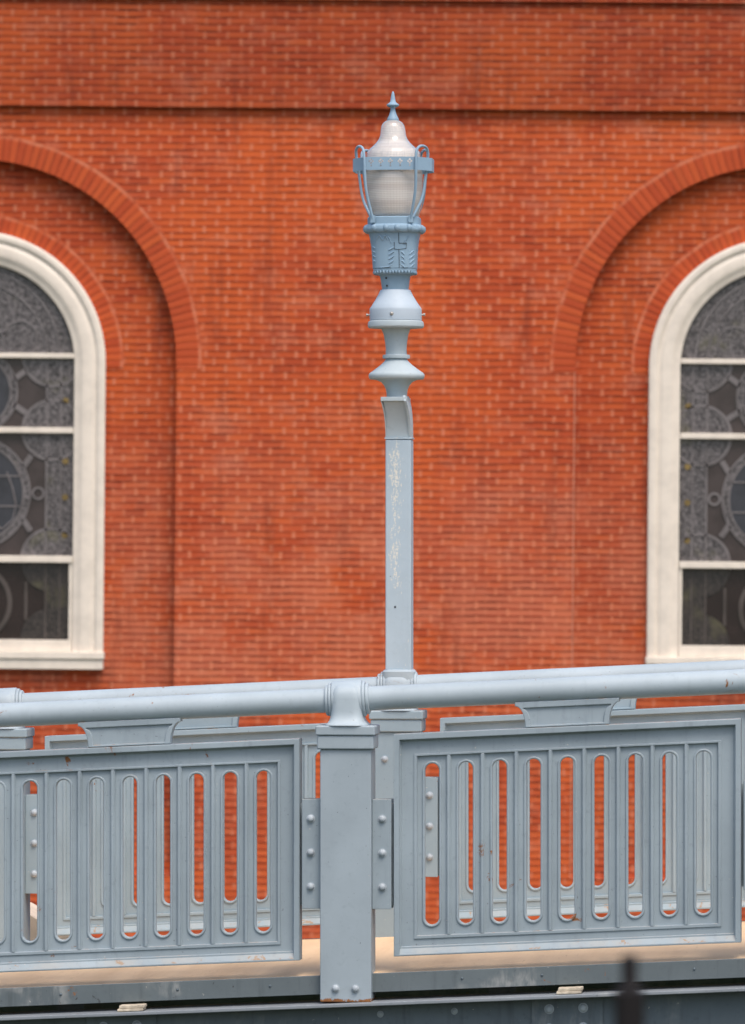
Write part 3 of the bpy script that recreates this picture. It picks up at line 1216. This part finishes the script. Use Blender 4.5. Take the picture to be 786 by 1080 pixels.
# dentils under the housing and beads on the moulding
mb = MB()
for i in range(44):
    a = 2 * math.pi * i / 44
    ca, sa = math.cos(a), math.sin(a)
    k = (abs(ca) ** 3.4 + abs(sa) ** 3.4) ** (-1 / 3.4)
    zz = ly(287.6)
    r = 21.9 * K * k
    x, y = axis(zz) + r * ca, r * sa
    mb.lathe([(.001, zz - .008), (.0040, zz - .005), (.0040, zz + .003), (.001, zz + .006)], lambda z, x=x: x, 8, 2, y)
mb.build('dentil_rim', M['lantern'], hs, smooth=60)
mb = MB()
for i in range(16):
    a = 2 * math.pi * (i + .5) / 16
    ca, sa = math.cos(a), math.sin(a)
    k = (abs(ca) ** 3.4 + abs(sa) ** 3.4) ** (-1 / 3.4)
    zz = ly(242)
    r = 29.3 * K * k
    x, y = axis(zz) + r * ca, r * sa
    mb.lathe([(.002, zz - .016), (.011, zz - .010), (.0135, zz), (.011, zz + .010), (.002, zz + .016)], lambda z, x=x: x, 12, 2, y)
mb.build('beaded_rim', M['lantern'], hs, smooth=60)


def hsurf(dx, y):
    """point on the housing front at px offset dx from the axis, photo row y"""
    tab = [(246.4, 27), (253, 25.4), (260, 24.4), (268, 23.8), (276, 23.4), (284, 22.8)]
    r = tab[-1][1]
    for (ya, ra), (yb, rb) in zip(tab, tab[1:]):
        if ya <= y <= yb:
            r = ra + (rb - ra) * (y - ya) / (yb - ya)
    if y < 246.4: r = 28
    q = min(1, abs(dx) / r)
    d = r * (1 - q ** 3.4) ** (1 / 3.4)
    z = ly(y)
    return Vector((axis(z) + dx * K, -d * K - .0006, z))


seam = MB()
seam.tube([hsurf(7, y) for y in (247, 250, 254, 258)], .0016, 6)
seam.tube([hsurf(6.8, y) for y in (264.5, 270, 276, 284)], .0016, 6)
lt = [(7, 258), (15, 258), (14.2, 263.5), (7, 264.5), (2, 264), (2, 257)]
seam.tube([hsurf(x, y) for x, y in lt], .0017, 6)
seam.tube([hsurf(x, 258) for x in (11, 13, 15)], .0026, 6)
seam.tube([hsurf(x, 283.7) for x in (-19, -14, -6, -2)], .0012, 6)
seam.tube([hsurf(x, 283.7) for x in (9, 13, 16)], .0012, 6)
seam.build('door_seam', M['seam'], hs, smooth=60)
rel = MB()
def ridge(pts, r=.003):
    rel.tube([hsurf(x, y) for x, y in pts], [r * .5] + [r] * (len(pts) - 2) + [r * .5], 8)
for k in range(4):
    y = 263 + k * 4.6
    ridge([(-22, y - 3), (-20.5, y - 1), (-18.6, y)], .0034)
    ridge([(2 - k * .3, y - 1), (-1, y + .6), (-4.5, y + 2.6)], .0034)
    ridge([(9, y + 4), (10.6, y + 4.6), (12.4, y + 7)], .0032)
    ridge([(22, y + 2), (20, y + 4), (17.5, y + 6.6)], .0034)
ridge([(-15, 249), (-12.5, 251), (-10, 255), (-8, 250.5), (-6.4, 250), (-5, 255)], .0026)
ridge([(-19, 258), (-16, 252), (-13, 249)], .0024)
ridge([(-1, 258), (-3, 253), (-6, 249)], .0024)
ridge([(17, 251), (15, 254), (13, 256)], .0024)
ridge([(-19, 283), (-12, 283.3), (-4, 282.6), (-1, 280)], .0026)
rel.build('leaf_relief', M['lantern'], hs, smooth=60)

for x, y in ((-8, 294), (-7.4, 302)):
    mb = MB()
    zz = ly(y)
    mb.tube([(axis(zz) + x * K, -13.2 * K, zz), (axis(zz) + x * K, -14.9 * K, zz)], .0042, 10)
    mb.build('screw_hole', M['dark'], hs, smooth=40)

# ribbed acorn globe
lpart('globe', M['globe'], [(24.5, 229.6), (26, 228), (27.8, 224), (29.4, 217), (30.4, 209), (31, 200), (31.2, 190), (30.6, 180), (29.6, 173), (28.9, 168), (28.6, 163.5), (27.8, 160.4),
      (25.4, 157.4), (22, 154.4), (18.4, 151), (15.8, 147.6), (14.2, 144), (13.5, 140), (13.1, 136), (12.2, 132.6), (10.2, 129.4), (7.4, 127.4), (3, 126.6)], 72, 2, 60)
lpart('inner_refractor', M['refractor'], [(17, 230), (22, 226), (24, 214), (24.5, 203), (23, 202), (23.2, 190), (24.4, 186), (23.6, 176), (22, 168), (19, 160), (14, 154), (9.5, 146), (8.5, 138), (5, 131)], 40)
lpart('finial', M['lantern'], [(6.0, 127.4), (6.3, 126.2), (5.8, 124.6), (4.2, 121.6), (3.0, 118), (2.4, 115), (2.6, 113.6), (5.0, 112.6), (6.6, 111.2), (6.4, 110), (4.4, 108.8), (2.9, 107.2),
      (2.4, 104), (1.6, 99.4), (1.0, 97.2), (.3, 96.2)], 32, 2, 45)

# pierced guard ring
ringz0, ringz1 = ly(181.6), ly(168)
zr = (ringz0 + ringz1) / 2
axr = axis(zr)
ring = MB()
corners = [(26.2, -33.5), (41.8, -12), (41.8, 12), (26.2, 33.5), (-26.2, 33.5), (-41.8, 12), (-41.8, -12), (-26.2, -33.5)]
T_ = 1.1
for i in range(7):
    (xa, ya), (xb, yb) = corners[i], corners[i + 1]
    d = Vector((xb - xa, yb - ya))
    nrm = Vector((d.y, -d.x)).normalized() * T_
    vs = []
    for (x, y) in ((xa, ya), (xb, yb), (xb - nrm.x, yb - nrm.y), (xa - nrm.x, ya - nrm.y)):
        for z in (ringz0, ringz1):
            vs.append((axr + x * K, y * K, z))
    ring.add(vs, [(0, 2, 3, 1), (2, 4, 5, 3), (4, 6, 7, 5), (6, 0, 1, 7), (0, 6, 4, 2), (1, 3, 5, 7)])
holes = []
def dot(cx, cz, r):
    return [(cx + r * math.cos(2 * math.pi * i / 8), cz + r * math.sin(2 * math.pi * i / 8)) for i in range(8)]
for i in range(5):
    cx = axr + (-20.4 + 10.2 * i) * K
    cz = ly(172.4)
    for dx, dz in ((1.7, 0), (-1.7, 0), (0, 1.7), (0, -1.7)):
        holes.append(dot(cx + dx * K, cz + dz * K, 1.15 * K))
    holes.append(dot(cx, cz - 4.6 * K, .9 * K))
ring.add(*flat_shape([rect(axr - 26.2 * K, axr + 26.2 * K, ringz0, ringz1)] + holes, T_ * K / 2, 0, y=-33.0 * K))
ring.build('guard_ring', M['lantern'], lamp, smooth=0)

# four hairpin straps holding the globe
def catmull(pts, n=6):
    out = []
    P = [pts[0]] + pts + [pts[-1]]
    for i in range(1, len(P) - 2):
        p0, p1, p2, p3 = map(Vector, P[i - 1:i + 3])
        for k in range(n):
            t = k / n
            out.append(.5 * ((2 * p1) + (-p0 + p2) * t + (2 * p0 - 5 * p1 + 4 * p2 - p3) * t * t + (-p0 + 3 * p1 - 3 * p2 + p3) * t ** 3))
    out.append(Vector(pts[-1]))
    return out


hair = [(-19.6, 234.5, -27), (-20.5, 230, -28), (-23.6, 216, -31), (-26, 202, -33.6), (-27, 186, -35.4), (-27.2, 170, -35.6), (-28.2, 161, -34), (-31, 157, -29.5), (-34.6, 156.4, -24),
        (-37.4, 159, -18), (-37.8, 165, -15.2), (-36.8, 174, -14.2), (-34.8, 188, -14), (-33, 202, -15), (-30, 214, -18), (-25.4, 224, -22), (-22, 231, -25.5)]
for sx in (-1, 1):
    for sy in (1, -1):
        pts = []
        for x, y, d in hair:
            z = ly(y)
            pts.append((axis(z) + sx * x * (1 if sy > 0 else .93) * K, sy * d * K, z))
        mb = MB()
        mb.tube(catmull(pts), .0056, 10)
        st = mb.build('strap', M['lantern'], lamp, smooth=60)
        lug = MB()
        zz = ly(233)
        lug.box(axis(zz) + sx * 20 * K - 2.6 * K, axis(zz) + sx * 20 * K + 2.6 * K, min(sy * -28.6 * K, sy * -26 * K), max(sy * -28.6 * K, sy * -26 * K), ly(237), ly(229))
        lug.build('strap_lug', M['lantern'], st, bevel=.002, smooth=0)

# ------------------------------------------------------------------ pale stone pier beyond the far railing
SY = 20.6
sk_ = SY / FPX
pier = []
for px_, y in ((-300, 905), (-20, 944), (26, 961), (40, 969), (76, 985), (80, 1000)):
    pier.append(((px_ - 393) * sk_, H - (y - 595) * sk_))
mb = MB()
mb.prism([(pier[0][0], -3.2)] + pier + [(pier[-1][0], -3.2)], SY, SY + .5)
cop = mb.build('stone_pier', M['stone'], None, bevel=.006, smooth=0)
tag(cop, 'pale stone pier with sloping top, glimpsed through the leftmost railing slots', 'pier')

# ------------------------------------------------------------------ dark iron post close to the camera
FY = 5.4
fk = FY / FPX
fp = empty('iron_post', ((664 - 393) * fk, FY, -.12))
tag(fp, 'blurred dark iron post with narrow finial in the foreground', 'post')
ft = H - (1009 - 595) * fk + .12
mb = MB()
mb.lathe([(.0165, 0), (.0165, ft - .040), (.0178, ft - .037), (.012, ft - .036)], n=28, sup=5)
mb.build('shaft', M['iron'], fp, smooth=35)
mb = MB()
mb.lathe([(.0098, ft - .036), (.0088, ft - .030), (.0088, ft - .012), (.0098, ft - .008), (.0098, ft - .002), (.008, ft + .001)], n=24)
mb.build('finial', M['iron'], fp, smooth=50)
